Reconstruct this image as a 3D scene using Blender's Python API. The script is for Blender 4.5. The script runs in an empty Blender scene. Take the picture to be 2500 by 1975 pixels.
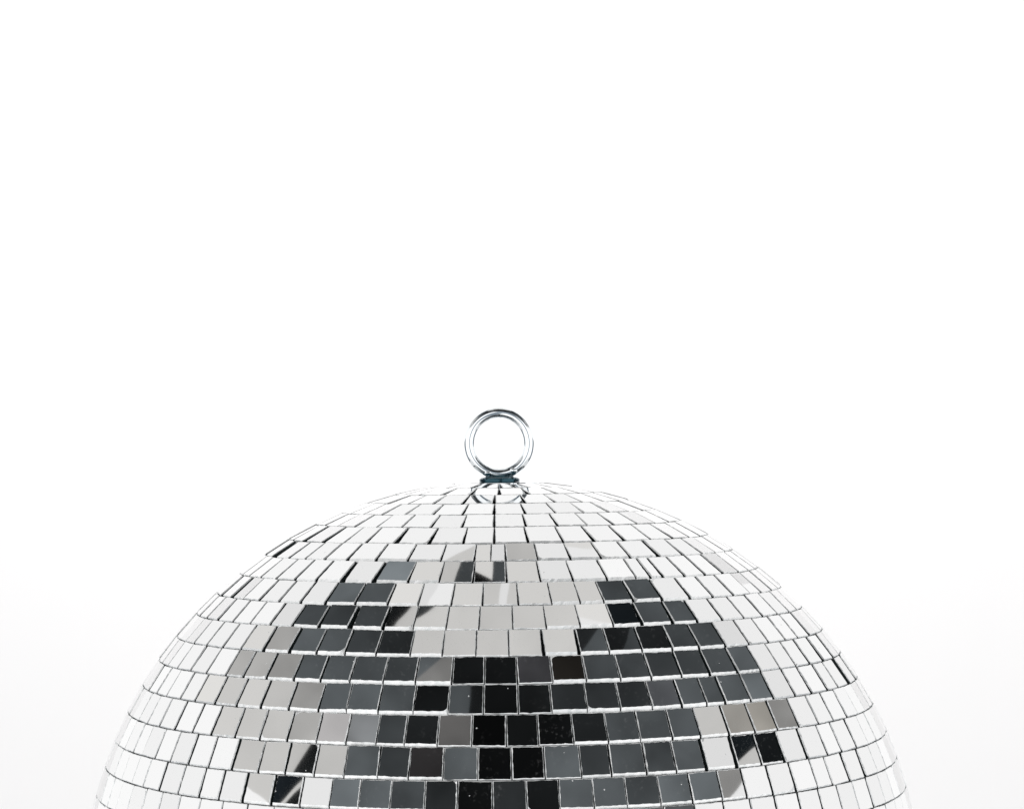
import bpy, math, random
import numpy as np
from mathutils import Vector, Matrix

random.seed(7)
S = 0.15                       # ball radius in metres (30 cm mirror ball, 10 mm tiles)
sc = bpy.context.scene
C = sc.collection

# ------------------------------------------------------------------ camera
D, ELEV, ROLL = 5.5, 0.1917, 0.0115          # distance in ball radii, elevation, roll
F_PX, PX, PY = 5548.7, 1227.12, 2199.1       # focal length / principal point (photo pixels)
CDIR = Vector((0, -math.cos(ELEV), math.sin(ELEV)))
cam_d = bpy.data.cameras.new('camera'); cam = bpy.data.objects.new('camera', cam_d); C.objects.link(cam)
fwd = -CDIR; right0 = Vector((1, 0, 0)); up0 = right0.cross(fwd)
cr, sr = math.cos(ROLL), math.sin(ROLL)
right = right0*cr - up0*sr; up = right0*sr + up0*cr
M = Matrix.Identity(4)
for i in range(3):
    M[i][0] = right[i]; M[i][1] = up[i]; M[i][2] = -fwd[i]; M[i][3] = CDIR[i]*D*S
cam.matrix_world = M
cam_d.sensor_width = 36; cam_d.lens = 36*F_PX/2500
cam_d.shift_x = (1250-PX)/2500; cam_d.shift_y = (PY-987.5)/2500
cam_d.clip_start = .01; cam_d.clip_end = 100
sc.camera = cam

# ------------------------------------------------------------------ exposure
sc.view_settings.view_transform = 'Standard'; sc.view_settings.look = 'None'
sc.view_settings.exposure = 0; sc.view_settings.gamma = 1
sc.view_settings.use_curve_mapping = False

# ------------------------------------------------------------------ measured tile layout
# colatitude (rad) of the seams between the rows of mirrors
RING = [.3081, .3742, .4390, .5103, .5771, .6498, .7198, .7869, .8565, .9247, .9940, 1.0646, 1.1356, 1.2014]
# seam positions along the lower edge of each row and the brightness of what each mirror faces
_ = None
ROWS = {
 2: ([715,745,793,839,890,965,1049,1130,1206,1290,1376,1450,1528,1589,1641,1683],
     [_]*15),
 3: ([641,672,706,745,792,847,917,994,1075,1157,1198,1235,1314,1395,1470,1541,1608,1670,1715,1747],
     [_,_,_,_,_,_,_,236,198,216,222,180,226,216,_,_,_,_,_]),
 4: ([609,636,675,720,771,832,915,995,1071,1154,1237,1321,1400,1484,1556,1592,1621,1673,1722,1764,1803],
     [_,_,_,_,_,228,112,212,190,206,214,228,232,_,_,_,_,_,_,_]),
 5: ([539,570,594,633,680,732,792,865,945,1020,1101,1178,1266,1348,1418,1476,1548,1618,1686,1741,1791,1832,1858,1885],
     [_,_,_,_,_,228,94,76,220,222,206,200,206,206,204,72,76,232,_,_,_,_,_]),
 6: ([487,505,533,567,610,659,712,775,852,936,1007,1088,1169,1253,1335,1418,1499,1567,1647,1705,1765,1817,1862,1897,1927],
     [_,_,_,_,_,226,80,66,66,196,200,196,194,198,198,220,22,74,72,232,_,_,_,_]),
 7: ([453,473,505,544,588,641,706,771,840,916,1000,1078,1161,1243,1326,1418,1489,1570,1644,1709,1773,1830,1877,1918,1948,1977],
     [_,_,_,_,214,150,90,76,62,50,198,195,192,195,195,74,28,34,56,70,222,_,_,_,_]),
 8: ([410,433,465,503,550,592,647,715,780,852,934,1012,1102,1182,1264,1350,1433,1517,1592,1667,1735,1803,1858,1906,1945,1977,2010,2036],
     [_,_,_,_,158,170,164,90,76,68,56,94,26,22,62,28,66,60,60,62,66,84,234,_,_,_,_]),
 9: ([362,383,406,440,475,524,576,634,703,775,844,921,1007,1093,1180,1266,1349,1436,1517,1595,1667,1728,1773,1835,1890,1943,1981,2023,2047,2070,2091],
     [_,_,_,_,220,206,204,190,158,94,84,78,22,70,14,26,42,50,48,86,84,88,84,100,232,_,_,_,_,_]),
 10:([339,360,388,427,469,514,571,632,699,770,843,916,986,1067,1151,1237,1316,1402,1486,1565,1644,1712,1782,1845,1900,1952,2000,2036,2068,2094],
     [_,_,_,_,_,206,198,188,168,176,128,60,32,88,6,16,18,30,72,76,80,192,160,146,136,236,_,_,_]),
 11:([325,346,378,415,459,508,564,629,694,765,838,920,996,1080,1166,1250,1331,1421,1494,1582,1654,1725,1803,1861,1916,1974,2021,2055,2091,2120],
     [_,_,_,_,_,_,200,194,190,188,84,60,40,84,12,12,86,60,80,74,88,224,30,22,234,_,_,_,_]),
 12:([321,349,388,433,485,532,589,661,730,802,873,950,1035,1115,1203,1287,1368,1452,1533,1615,1693,1765,1825,1889,1945,1997,2034,2075,2114,2144],
     [_,_,_,_,_,_,200,30,234,108,94,84,42,14,44,22,88,84,72,92,106,150,_,_,_,_,_,_,_]),
 13:([], []),
}
# colour casts of single mirrors (row, x): warm / cool / violet
CAST = {(8,1390):(1.12,1.0,.86),(11,1050):(1.05,.98,1.02),(10,800):(1,.985,1.01),(8,1307):(.98,.98,1.06),
        (10,1109):(1.03,1,.98),(9,1628):(.95,1,1.08),(10,880):(.95,1,1.06),(9,1630):(.94,1,1.08),(6,1533):(.75,1,1.2),
        (11,1830):(.75,1,1.2),(11,1888):(.85,1,1.1),(12,695):(.75,1,1.25),(10,1813):(1.03,1,.95),(10,1872):(1.04,1,.93)}

CV = np.array(CDIR)*D; FW = np.array(fwd); RV = np.array(right); UV = np.array(up)
def project(p):
    v = np.asarray(p) - CV
    z = v @ FW
    return PX + F_PX*(v @ RV)/z, PY - F_PX*(v @ UV)/z
def sph(th, ph):
    return np.array([math.sin(th)*math.sin(ph), -math.sin(th)*math.cos(ph), math.cos(th)])
def x_to_phi(x, th):
    a, b = -1.45, 1.45
    for i in range(50):
        m = (a+b)/2
        if project(sph(th, m))[0] < x: a = m
        else: b = m
    return (a+b)/2
def half_coords(p, n):
    """direction mirrored at p, written as the (colatitude, azimuth) of the half-way vector to the camera axis"""
    c = CV - p; c /= np.linalg.norm(c)
    r = 2*(n @ c)*n - c
    h = r + np.array(CDIR); h /= np.linalg.norm(h)
    return math.acos(h[2]), math.atan2(h[0], -h[1])

PITCH = .0692
rings = [.3081-.0672*k for k in (3, 2, 1)] + RING
while rings[-1] < math.pi-.12: rings.append(rings[-1]+PITCH)
ROW0 = 3                                  # rings[ROW0] is the first measured seam
rows = []                                 # (theta_top, theta_bottom, [(phi_left, phi_right, tone, x)])
env_rows = []
for i in range(len(rings)-1):
    t0, t1 = rings[i], rings[i+1]; k = i-ROW0
    tiles = []
    bounds, tones = ROWS.get(k, ([], []))
    if bounds:
        ph = [x_to_phi(x, t1) for x in bounds]
        for j in range(len(ph)-1):
            tiles.append((ph[j], ph[j+1], tones[j], (bounds[j]+bounds[j+1])/2))
        a, b = ph[0], ph[-1]
    else:
        x = {0: 1206, 1: 1206, -1: 1206}.get(k)
        a = b = x_to_phi(x, t1) if x else random.uniform(0, .1)
    rest = 2*math.pi-(b-a)
    n = max(3, round(rest*math.sin(t1 if t1 < 1.57 else t0)/(PITCH*1.005)))
    for j in range(n):
        tiles.append((b+rest*j/n, b+rest*(j+1)/n, None, None))
    rows.append((t0, t1, tiles, k))
    if tones:
        cells = []
        for (p0, p1, tone, x) in tiles[:len(tones)]:
            if tone is None: continue
            pc = (p0+p1)/2; tc = (t0+t1)/2
            nn = sph(tc, pc); th, ph_ = half_coords(nn, nn)
            cells.append((th, ph_, tone, x, p0, p1))
        if cells: env_rows.append((k, cells))

# ------------------------------------------------------------------ world: white light tent, mirror tones painted in as a studio in front
def lin(v):
    v /= 255.; return v/12.92 if v <= .04045 else ((v+.055)/1.055)**2.4
WHITE = 1.12; REFL = .80
world = bpy.data.worlds.new('World'); sc.world = world; world.use_nodes = True
nt = world.node_tree; N = nt.nodes; L = nt.links; N.clear()
def math_n(op, a, b=None, c=None):
    n = N.new('ShaderNodeMath'); n.operation = op
    for i, v in enumerate((a, b, c)):
        if v is None: continue
        if isinstance(v, (int, float)): n.inputs[i].default_value = v
        else: L.new(v, n.inputs[i])
    return n.outputs[0]
def mix_n(fac, a, b):
    n = N.new('ShaderNodeMix'); n.data_type = 'RGBA'
    L.new(fac, n.inputs[0])
    for s, v in ((6, a), (7, b)):
        if isinstance(v, tuple): n.inputs[s].default_value = (*v[:3], 1)
        else: L.new(v, n.inputs[s])
    return n.outputs[2]
tc = N.new('ShaderNodeTexCoord')
add = N.new('ShaderNodeVectorMath'); add.operation = 'ADD'; L.new(tc.outputs['Generated'], add.inputs[0]); add.inputs[1].default_value = CDIR
nrm = N.new('ShaderNodeVectorMath'); nrm.operation = 'NORMALIZE'; L.new(add.outputs[0], nrm.inputs[0])
sep = N.new('ShaderNodeSeparateXYZ'); L.new(nrm.outputs[0], sep.inputs[0])
TH = math_n('ARCCOSINE', sep.outputs[2])
PH = math_n('ARCTAN2', sep.outputs[0], math_n('MULTIPLY', sep.outputs[1], -1.0))
dot = N.new('ShaderNodeVectorMath'); dot.operation = 'DOT_PRODUCT'; L.new(tc.outputs['Generated'], dot.inputs[0]); dot.inputs[1].default_value = CDIR
FRONT = math_n('GREATER_THAN', dot.outputs['Value'], -.8)
PR = 1.25                                  # azimuth range of the ramps: -PR..PR
U = math_n('MULTIPLY_ADD', PH, 1/(2*PR), .5)
def tint(tone, cast=None):
    v = lin(tone)/REFL
    if tone < 120: c = (.90, 1.0, 1.06)
    elif tone < 222: c = (1.012, 1.0, .975)
    else: c = (1, 1, 1)
    if cast: c = tuple(a*b for a, b in zip((1, 1, 1) if tone < 120 else c, cast))
    return tuple(v*x for x in c)
col = (WHITE,)*3
prev = None
for q, (k, cells) in enumerate(env_rows):
    rp = N.new('ShaderNodeValToRGB'); cr_ = rp.color_ramp; cr_.interpolation = 'CONSTANT'
    L.new(U, rp.inputs[0])
    stops = []
    half = (cells[0][1]-cells[1][1])/2
    stops.append((0, (WHITE,)*3))
    for i, (th, ph_, tone, x, p0, p1) in enumerate(cells):
        left = (cells[i-1][1]+ph_)/2 if i else ph_-abs(cells[1][1]-ph_)/2
        cast = CAST.get((k, round(x))) or next((v for (kk, xx), v in CAST.items() if kk == k and abs(xx-x) < 25), None)
        stops.append((left/(2*PR)+.5, tint(tone, cast)))
    last = cells[-1][1]+abs(cells[-1][1]-cells[-2][1])/2
    stops.append((last/(2*PR)+.5, (WHITE,)*3))
    while len(cr_.elements) < len(stops): cr_.elements.new(.5)
    for e, (p, c) in zip(cr_.elements, stops): e.position = p
    for e, (p, c) in zip(cr_.elements, stops): e.color = (*c, 1)
    # band centre: colatitude of the row as a quadratic in azimuth
    A = np.array([[1, c[1]**2] for c in cells]); b = np.array([c[0] for c in cells])
    s = np.linalg.lstsq(A, b, rcond=None)[0]
    if prev is None: edge = (s[0]-.035, s[1])
    else: edge = ((s[0]+prev[0])/2, (s[1]+prev[1])/2)
    prev = s
    e_th = math_n('MULTIPLY_ADD', math_n('MULTIPLY', PH, PH), float(edge[1]), float(edge[0]))
    m = math_n('GREATER_THAN', TH, e_th)
    if isinstance(col, tuple): col = mix_n(m, col, rp.outputs[0])
    else: col = mix_n(m, col, rp.outputs[0])
    if q == 0: print('ENV')
    print('env row', k, 'theta', round(float(s[0]), 3), round(float(s[1]), 3), 'resid', round(float(np.abs(A@s-b).max()), 4), len(stops))
# below the measured rows a soft grey fill is painted in that ends in white
m = math_n('GREATER_THAN', TH, float(prev[0])+.035)
wide = math_n('LESS_THAN', math_n('ABSOLUTE', math_n('ADD', PH, -.03)), .44)
col = mix_n(m, col, mix_n(wide, (WHITE,)*3, (.12, .125, .13)))
m = math_n('GREATER_THAN', TH, float(prev[0])+.11)
ap = math_n('ABSOLUTE', PH)
low = mix_n(math_n('LESS_THAN', ap, .70), (WHITE,)*3, (1.3,)*3)            # brighter zone added low in front to whiten the bevels
outline_strip = math_n('MULTIPLY', math_n('GREATER_THAN', TH, 1.31), math_n('MULTIPLY', math_n('GREATER_THAN', ap, .80), math_n('LESS_THAN', ap, 1.22)))
low = mix_n(outline_strip, low, (.13, .16, .19))                                      # dark strips painted in to outline the hanging ring
low = mix_n(math_n('LESS_THAN', math_n('ABSOLUTE', math_n('ADD', PH, -.06)), .07), low, (.25, .29, .33))   # the photographer, dark and slim
col = mix_n(m, col, low)

# reflected edges painted in across single mirrors: (row, x, angle deg, offset, tone on the far side)
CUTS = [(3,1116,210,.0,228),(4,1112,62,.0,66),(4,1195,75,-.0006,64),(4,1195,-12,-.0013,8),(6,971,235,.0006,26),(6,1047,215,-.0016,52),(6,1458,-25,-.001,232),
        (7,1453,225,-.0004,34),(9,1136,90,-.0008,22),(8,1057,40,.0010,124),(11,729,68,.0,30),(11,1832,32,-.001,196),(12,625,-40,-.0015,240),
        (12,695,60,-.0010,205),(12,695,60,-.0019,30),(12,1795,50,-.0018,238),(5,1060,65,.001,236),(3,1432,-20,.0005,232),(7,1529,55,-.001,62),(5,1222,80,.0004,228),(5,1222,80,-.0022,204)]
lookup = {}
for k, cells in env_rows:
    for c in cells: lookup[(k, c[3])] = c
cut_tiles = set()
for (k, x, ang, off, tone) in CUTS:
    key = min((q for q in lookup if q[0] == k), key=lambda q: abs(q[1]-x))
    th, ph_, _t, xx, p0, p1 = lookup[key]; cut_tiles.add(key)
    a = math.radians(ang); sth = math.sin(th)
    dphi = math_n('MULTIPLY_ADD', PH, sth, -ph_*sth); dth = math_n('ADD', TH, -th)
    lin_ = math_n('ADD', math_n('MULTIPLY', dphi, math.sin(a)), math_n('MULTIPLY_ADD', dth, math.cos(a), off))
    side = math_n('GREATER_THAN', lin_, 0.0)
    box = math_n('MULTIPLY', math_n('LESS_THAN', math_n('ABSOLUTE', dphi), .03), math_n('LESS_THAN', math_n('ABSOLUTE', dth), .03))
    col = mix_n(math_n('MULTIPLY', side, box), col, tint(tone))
# uneven tone painted into the dark reflections
wn = N.new('ShaderNodeTexNoise'); wn.inputs['Scale'].default_value = 26; wn.inputs['Detail'].default_value = 3; L.new(tc.outputs['Generated'], wn.inputs['Vector'])
wr = N.new('ShaderNodeMapRange'); L.new(wn.outputs['Fac'], wr.inputs[0]); wr.inputs[1].default_value = .3; wr.inputs[2].default_value = .7; wr.inputs[3].default_value = .6; wr.inputs[4].default_value = 1.45
lum = N.new('ShaderNodeSeparateColor'); L.new(col, lum.inputs[0])
lo = N.new('ShaderNodeMapRange'); L.new(lum.outputs[1], lo.inputs[0]); lo.inputs[1].default_value = .2; lo.inputs[2].default_value = .8; lo.inputs[3].default_value = 1; lo.inputs[4].default_value = 0
k_ = math_n('MULTIPLY_ADD', math_n('ADD', wr.outputs[0], -1.0), lo.outputs[0], 1.0)
vs = N.new('ShaderNodeVectorMath'); vs.operation = 'SCALE'; L.new(col, vs.inputs[0]); L.new(k_, vs.inputs['Scale']); col = vs.outputs[0]
col = mix_n(FRONT, (WHITE,)*3, col)
bg = N.new('ShaderNodeBackground'); L.new(col, bg.inputs[0]); bg.inputs[1].default_value = 1.0
out = N.new('ShaderNodeOutputWorld'); L.new(bg.outputs[0], out.inputs[0])

# ------------------------------------------------------------------ unseen lamps added to whiten the backdrop
def area(name, loc, target, size, energy):
    d = bpy.data.lights.new(name, 'AREA'); d.shape = 'RECTANGLE'; d.size, d.size_y = size; d.energy = energy
    o = bpy.data.objects.new(name, d); C.objects.link(o); o.location = loc
    o.rotation_euler = (Vector(target)-Vector(loc)).to_track_quat('-Z', 'Y').to_euler()
for sx in (-1, 1):
    area('backdrop_fill', (sx*.40, 1.6, 1.35), (sx*.12, 2.9, -.15), (.9, .5), 9.2 if sx < 0 else 8.0)

# ------------------------------------------------------------------ materials
def new_mat(name):
    m = bpy.data.materials.new(name); m.use_nodes = True
    return m, m.node_tree.nodes, m.node_tree.links, m.node_tree.nodes['Principled BSDF']
def mirror_mat():
    m, n, l, p = new_mat('mirror_glass')
    p.inputs['Metallic'].default_value = 1
    p.inputs['Roughness'].default_value = .015
    at = n.new('ShaderNodeAttribute'); at.attribute_name = 'tile_random'
    tcn = n.new('ShaderNodeTexCoord')
    # slight difference of silvering from tile to tile
    mr = n.new('ShaderNodeMapRange'); l.new(at.outputs['Fac'], mr.inputs[0]); mr.inputs[3].default_value = REFL-.055; mr.inputs[4].default_value = REFL+.035
    # dust specks
    v = n.new('ShaderNodeTexVoronoi'); v.inputs['Scale'].default_value = 420; l.new(tcn.outputs['Object'], v.inputs['Vector'])
    lt = n.new('ShaderNodeMath'); lt.operation = 'LESS_THAN'; l.new(v.outputs['Distance'], lt.inputs[0]); lt.inputs[1].default_value = .10
    sepc = n.new('ShaderNodeSeparateColor'); l.new(v.outputs['Color'], sepc.inputs[0])
    g = n.new('ShaderNodeMath'); g.operation = 'GREATER_THAN'; l.new(sepc.outputs[0], g.inputs[0]); g.inputs[1].default_value = .955
    dust = n.new('ShaderNodeMath'); dust.operation = 'MULTIPLY'; l.new(lt.outputs[0], dust.inputs[0]); l.new(g.outputs[0], dust.inputs[1])
    # fine scratches in two directions -> haze
    scr = []
    for rot, sc_ in ((.6, 900), (-.9, 700)):
        mp = n.new('ShaderNodeMapping'); mp.inputs['Rotation'].default_value = (rot, rot*.7, rot); mp.inputs['Scale'].default_value = (1, .04, 1)
        l.new(tcn.outputs['Object'], mp.inputs[0])
        nz = n.new('ShaderNodeTexNoise'); nz.inputs['Scale'].default_value = sc_; nz.inputs['Detail'].default_value = 2
        l.new(mp.outputs[0], nz.inputs['Vector'])
        r = n.new('ShaderNodeMapRange'); l.new(nz.outputs['Fac'], r.inputs[0]); r.inputs[1].default_value = .62; r.inputs[2].default_value = .8
        scr.append(r.outputs[0])
    sm = n.new('ShaderNodeMath'); sm.operation = 'MAXIMUM'; l.new(scr[0], sm.inputs[0]); l.new(scr[1], sm.inputs[1])
    big = n.new('ShaderNodeTexNoise'); big.inputs['Scale'].default_value = 60; l.new(tcn.outputs['Object'], big.inputs['Vector'])
    bm_ = n.new('ShaderNodeMapRange'); l.new(big.outputs['Fac'], bm_.inputs[0]); bm_.inputs[1].default_value = .42; bm_.inputs[2].default_value = .7
    sm2 = n.new('ShaderNodeMath'); sm2.operation = 'MULTIPLY'; l.new(sm.outputs[0], sm2.inputs[0]); l.new(bm_.outputs[0], sm2.inputs[1])
    haze = n.new('ShaderNodeMath'); haze.operation = 'MULTIPLY_ADD'; l.new(sm2.outputs[0], haze.inputs[0]); haze.inputs[1].default_value = .10; haze.inputs[2].default_value = .002
    fac = n.new('ShaderNodeMath'); fac.operation = 'MAXIMUM'; l.new(haze.outputs[0], fac.inputs[0]); l.new(dust.outputs[0], fac.inputs[1])
    cc = n.new('ShaderNodeCombineColor')
    for i in range(3): l.new(mr.outputs[0], cc.inputs[i])
    l.new(cc.outputs[0], p.inputs['Base Color'])
    df = n.new('ShaderNodeBsdfDiffuse'); df.inputs[0].default_value = (.8, .8, .8, 1)
    mx = n.new('ShaderNodeMixShader'); l.new(fac.outputs[0], mx.inputs[0]); l.new(p.outputs[0], mx.inputs[1]); l.new(df.outputs[0], mx.inputs[2])
    # glass is never perfectly flat
    wv = n.new('ShaderNodeTexNoise'); wv.inputs['Scale'].default_value = 45; wv.inputs['Detail'].default_value = 1; l.new(tcn.outputs['Object'], wv.inputs['Vector'])
    bp = n.new('ShaderNodeBump'); bp.inputs['Strength'].default_value = .06; bp.inputs['Distance'].default_value = .0004
    l.new(wv.outputs['Fac'], bp.inputs['Height']); l.new(bp.outputs[0], p.inputs['Normal'])
    l.new(mx.outputs[0], n['Material Output'].inputs[0])
    return m
def edge_mat():
    m, n, l, p = new_mat('ground_glass_edge')
    p.inputs['Base Color'].default_value = (.92, .93, .93, 1); p.inputs['Roughness'].default_value = .4; p.inputs['Metallic'].default_value = .6
    tcn = n.new('ShaderNodeTexCoord'); nz = n.new('ShaderNodeTexNoise'); nz.inputs['Scale'].default_value = 700
    l.new(tcn.outputs['Object'], nz.inputs['Vector'])
    r = n.new('ShaderNodeValToRGB'); r.color_ramp.elements[0].position = .35; r.color_ramp.elements[0].color = (.86, .88, .88, 1)
    r.color_ramp.elements[1].position = .6; r.color_ramp.elements[1].color = (.98, .98, .98, 1)
    l.new(nz.outputs['Fac'], r.inputs[0]); l.new(r.outputs[0], p.inputs['Base Color'])
    return m
def side_mat():
    m, n, l, p = new_mat('cut_glass_side')
    p.inputs['Base Color'].default_value = (.03, .04, .04, 1); p.inputs['Roughness'].default_value = .25
    return m
def simple(name, colr, rough, metal=0, noise=None):
    m, n, l, p = new_mat(name)
    p.inputs['Base Color'].default_value = (*colr, 1); p.inputs['Roughness'].default_value = rough; p.inputs['Metallic'].default_value = metal
    if noise:
        tcn = n.new('ShaderNodeTexCoord'); nz = n.new('ShaderNodeTexNoise'); nz.inputs['Scale'].default_value = noise; nz.inputs['Detail'].default_value = 4
        l.new(tcn.outputs['Object'], nz.inputs['Vector'])
        r = n.new('ShaderNodeMapRange'); l.new(nz.outputs['Fac'], r.inputs[0]); r.inputs[3].default_value = rough*.5; r.inputs[4].default_value = rough*1.8
        l.new(r.outputs[0], p.inputs['Roughness'])
    return m
MIR, EDGE, SIDE = mirror_mat(), edge_mat(), side_mat()
CORE = simple('black_core', (.02, .022, .024), .7, 0, 60)
CHROME = simple('zinc_plated_steel', (.86, .89, .91), .06, 1, 300)
DARKM = simple('blued_steel', (.03, .07, .09), .16, 1, 400)
PAPER = simple('white_paper', (.868, .858, .856), .9, 0, 8)

def link(name, verts, faces, mats, parent=None, fm=None, smooth=False):
    me = bpy.data.meshes.new(name); me.from_pydata(verts, [], faces); me.update()
    for m in mats: me.materials.append(m)
    if fm is not None: me.polygons.foreach_set('material_index', fm)
    if smooth: me.polygons.foreach_set('use_smooth', [True]*len(me.polygons))
    o = bpy.data.objects.new(name, me); C.objects.link(o)
    if parent: o.parent = parent
    return o

# ------------------------------------------------------------------ backdrop (seamless paper, gently curved)
def backdrop():
    V = []; Fc = []; nx, T = 24, .004
    for i in range(nx+1):
        a = (i/nx-.5)*.8; R = 4.0
        x = R*math.sin(a); y = 2.9-R+R*math.cos(a)
        for (z, dy) in ((-1.0, 0), (1.6, 0), (1.6, T), (-1.0, T)): V.append((x, y+dy, z))
    for i in range(nx):
        for j in range(4):
            a, b = i*4+j, i*4+(j+1) % 4
            Fc.append((a, b, b+4, a+4))
    Fc += [(3, 2, 1, 0), (nx*4, nx*4+1, nx*4+2, nx*4+3)]
    o = link('backdrop', V, Fc, [PAPER], smooth=False); o['kind'] = 'structure'
backdrop()

# ------------------------------------------------------------------ mirror ball
ball = bpy.data.objects.new('mirror_ball', None); C.objects.link(ball)
ball['label'] = 'silver mirror ball of small square glass tiles with a metal hanging ring on top'
ball['category'] = 'mirror ball'
T = .014                    # tile thickness (ball radii)
GAPH = .0022
def lathe(prof, n=96):
    V = []; Fc = []
    for (r, z) in prof:
        for i in range(n):
            a = 2*math.pi*i/n; V.append((r*math.cos(a)*S, r*math.sin(a)*S, z*S))
    for j in range(len(prof)-1):
        for i in range(n):
            k = (i+1) % n; Fc.append((j*n+i, (j+1)*n+i, (j+1)*n+k, j*n+k))
    Fc.append(tuple(range(n-1, -1, -1)) if False else tuple(range(n)))
    Fc.append(tuple(reversed(range((len(prof)-1)*n, len(prof)*n))))
    return V, Fc
RC = 1-T-.0015
prof = [(RC*math.sin(t)+1e-5, RC*math.cos(t)) for t in np.linspace(.002, math.pi-.002, 90)]
V, Fc = lathe(prof); link('ball_core', V, Fc, [CORE], ball, smooth=True)

def build_row(t0, t1, tiles, k):
    V = []; Fc = []; fm = []; rnd = []
    tc_ = (t0+t1)/2
    north = tc_ < math.pi/2
    tn = t0 if north else t1
    front_row = -3 <= k <= 16
    for (p0, p1, tone, x) in tiles:
        pc = (p0+p1)/2
        pitch = (p1-p0)*math.sin(tn)
        w = min(pitch*random.uniform(.985, .995), .0700)
        pw = (p1-p0)*math.sin(t1 if north else t0)
        taper = (pw/pitch-1)*(.75 if k >= 6 else .6) if pw < .078 else 0
        top_ch = random.uniform(.0010, .0016)
        # broad ground bevel along the lower edge, narrow on the tiles that face the camera squarely
        bot_ch = random.uniform(.0062, .0074)
        if x and 3 <= k and 1060 < x < (1335 if k < 8 else 1380): bot_ch = random.uniform(.0010, .0022)
        if k < 3: bot_ch = .0014 if k < 2 else random.uniform(.002, .0045)
        if k > 9: bot_ch *= .8
        bot_ch *= 1-.72*min(1, max(0, (abs(pc)-.50)/.40))
        side_gap = .0006+.0042*min(1, max(0, (abs(pc)-.30)/.35)) if -3 <= k else .001
        side_gap *= 1-.6*min(1, max(0, (abs(pc)-.75)/.4))
        if k < 3: side_gap = .0012
        w -= side_gap
        if (p1-p0)*math.sin(t1 if north else t0) > .078: w = min(w, .0665)
        h = min((t1-t0)-GAPH*random.uniform(.8, 1.3), .0735)
        key = (k, x)
        cut = key in cut_tiles
        n0 = Vector(sph(tc_, pc))
        e_ph = Vector((math.cos(pc), math.sin(pc), 0)); e_th = n0.cross(e_ph)   # e_th: up the meridian
        if e_th.z < 0: e_th = -e_th
        centre = n0*math.cos((t1-t0)*.25)
        if not cut:
            j = .0035 if tone is not None else (.004 if k < 2 and abs(pc) < .6 else .0055)
            n1 = (n0+e_ph*random.gauss(0, j)+e_th*random.gauss(0, j)).normalized()
            twist = random.gauss(0, .011)
            centre += n0*random.gauss(0, .0006)
        else: n1 = n0; twist = 0
        a1 = (e_ph*math.cos(twist)+e_th*math.sin(twist)); a1 = (a1-n1*a1.dot(n1)).normalized(); b1 = n1.cross(a1)
        if b1.dot(e_th) < 0: b1 = -b1
        near = front_row and abs((pc+math.pi) % (2*math.pi)-math.pi) < 1.75
        ns = 9 if near else 1
        # outline, counter-clockwise seen from outside
        def outline(cx, jit, ct=0, cb=0):
            pts = []
            hw, hh = w/2-cx, h/2-cx
            ht = h/2-ct; hh = h/2-cb
            lo_, hi_ = (1+taper, 1) if north else (1, 1+taper)
            cs = [(-hw*lo_, -hh), (hw*lo_, -hh), (hw*hi_, ht), (-hw*hi_, ht)]
            for q in range(4):
                A, B = cs[q], cs[(q+1) % 4]
                for s in range(ns):
                    f = s/ns
                    px, py = A[0]+(B[0]-A[0])*f, A[1]+(B[1]-A[1])*f
                    jj = jit if s else 0
                    if q % 2: px += random.gauss(0, jj)
                    else: py += random.gauss(0, jj*1.3)
                    pts.append((px, py))
            return pts
        ch = random.uniform(.0011, .0018)
        top = outline(ch, .00032 if near else 0, top_ch, bot_ch); mid = outline(0, .0002 if near else 0)
        if near and random.random() < .12:          # a chipped corner
            q = random.choice((0, 1, 2, 3)); cx_, cy_ = top[q*ns]; d = random.uniform(.004, .011); out_ = []
            for (px, py) in top:
                u = abs(px-cx_)+abs(py-cy_)
                if u < d: px -= math.copysign((d-u)/2+random.gauss(0, .0003), cx_); py -= math.copysign((d-u)/2+random.gauss(0, .0003), cy_)
                out_.append((px, py))
            top = out_
        base = len(V); m_ = len(top)
        for (px, py) in top: V.append((centre+a1*px+b1*py)*S)
        for (px, py) in mid: V.append((centre+a1*px+b1*py-n1*(top_ch*.75 if py > h*.45 else bot_ch*.8 if py < -h*.45 else ch*1.6))*S)
        for (px, py) in mid: V.append((centre+a1*px+b1*py-n1*T)*S)
        flip = a1.cross(b1).dot(n1) < 0
        def addf(f, mi):
            Fc.append(tuple(reversed(f)) if flip else tuple(f)); fm.append(mi); rnd.append(r_)
        r_ = random.random()
        addf([base+i for i in range(m_)], 0)
        for i in range(m_):
            q = (i+1) % m_; side = i//ns
            addf([base+m_+i, base+m_+q, base+q, base+i], 1)
            # ground top edge of the glass is frosted white, the other cut sides stay dark
            addf([base+2*m_+i, base+2*m_+q, base+m_+q, base+m_+i], 1 if side in (0, 2) else 2)
    o = link('mirror_tile_row', V, Fc, [MIR, EDGE, SIDE], ball, fm)
    at = o.data.attributes.new('tile_random', 'FLOAT', 'FACE'); at.data.foreach_set('value', rnd)
for (t0, t1, tiles, k) in rows: build_row(t0, t1, tiles, k)

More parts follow.
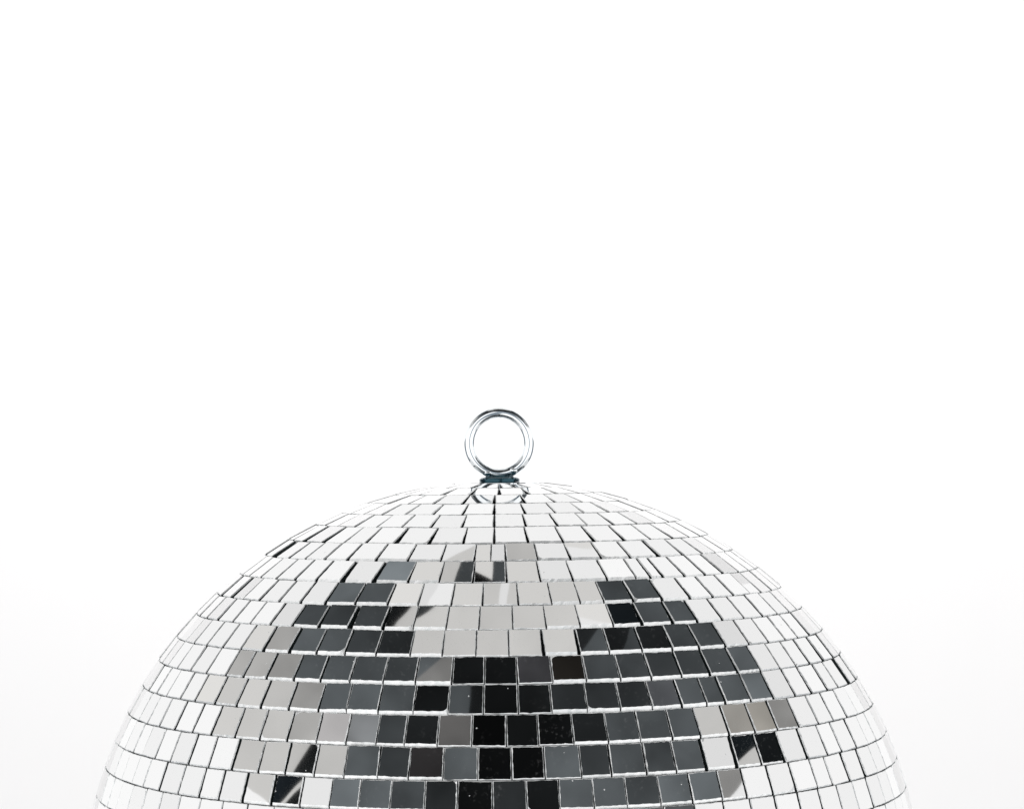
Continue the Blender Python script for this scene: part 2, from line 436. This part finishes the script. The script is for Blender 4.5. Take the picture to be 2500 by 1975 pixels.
# ------------------------------------------------------------------ polar plate and hanging ring
def torus(R, r, cz, n=96, m=24, x0=0):
    V = []; Fc = []
    for i in range(n):
        a = 2*math.pi*i/n
        for j in range(m):
            b = 2*math.pi*j/m
            q = R+r*math.cos(b)
            V.append(((x0+q*math.sin(a))*S, r*math.sin(b)*S, (cz+q*math.cos(a))*S))
    for i in range(n):
        for j in range(m):
            Fc.append((i*m+j, i*m+(j+1) % m, ((i+1) % n)*m+(j+1) % m, ((i+1) % n)*m+j))
    return V, Fc
plate_z = .9955
V, Fc = lathe([(.098, plate_z-.02), (.098, plate_z-.002), (.096, plate_z), (.03, plate_z+.002), (.001, plate_z+.002)])
link('pole_plate', V, Fc, [CHROME], ball, smooth=False)
X0 = .004
def shift(V, dx): return [(v[0]+dx*S, v[1], v[2]) for v in V]
ring_c = 1.0+.0855
V, Fc = torus(.0697, .0118, ring_c, x0=X0); link('hanging_ring', V, Fc, [CHROME], ball, smooth=True)
V, Fc = lathe([(.047, plate_z+.002), (.047, plate_z+.008), (.043, plate_z+.011), (.034, plate_z+.013), (.030, plate_z+.017), (.001, plate_z+.019)])
link('ring_base', shift(V, X0), Fc, [DARKM], ball, smooth=False)
# lumps of weld where the ring meets its base
def lump(cx, cz, rx, ry, rz, seed):
    rnd = random.Random(seed); V = []; Fc = []; n, m = 20, 12
    V.append((cx*S, 0, (cz+rz)*S))
    for i in range(1, m):
        t = math.pi*i/m
        for j in range(n):
            p = 2*math.pi*j/n; q = 1+rnd.uniform(-.07, .07)
            V.append(((cx+rx*q*math.sin(t)*math.cos(p))*S, ry*q*math.sin(t)*math.sin(p)*S, (cz+rz*q*math.cos(t))*S))
    V.append((cx*S, 0, (cz-rz)*S)); last = len(V)-1
    for j in range(n):
        k = (j+1) % n
        Fc.append((0, 1+j, 1+k)); Fc.append((last, last-n+k, last-n+j))
        for i in range(m-2): Fc.append((1+i*n+j, 1+(i+1)*n+j, 1+(i+1)*n+k, 1+i*n+k))
    return V, Fc
for (cx, cz, rx, ry, rz, sd) in ((.033, .0275, .013, .014, .009, 3), (-.027, .0235, .012, .014, .007, 5)):
    V, Fc = lump(X0+cx, plate_z+cz, rx, ry, rz, sd)
    link('weld_bead', V, Fc, [CHROME], ball, smooth=True)
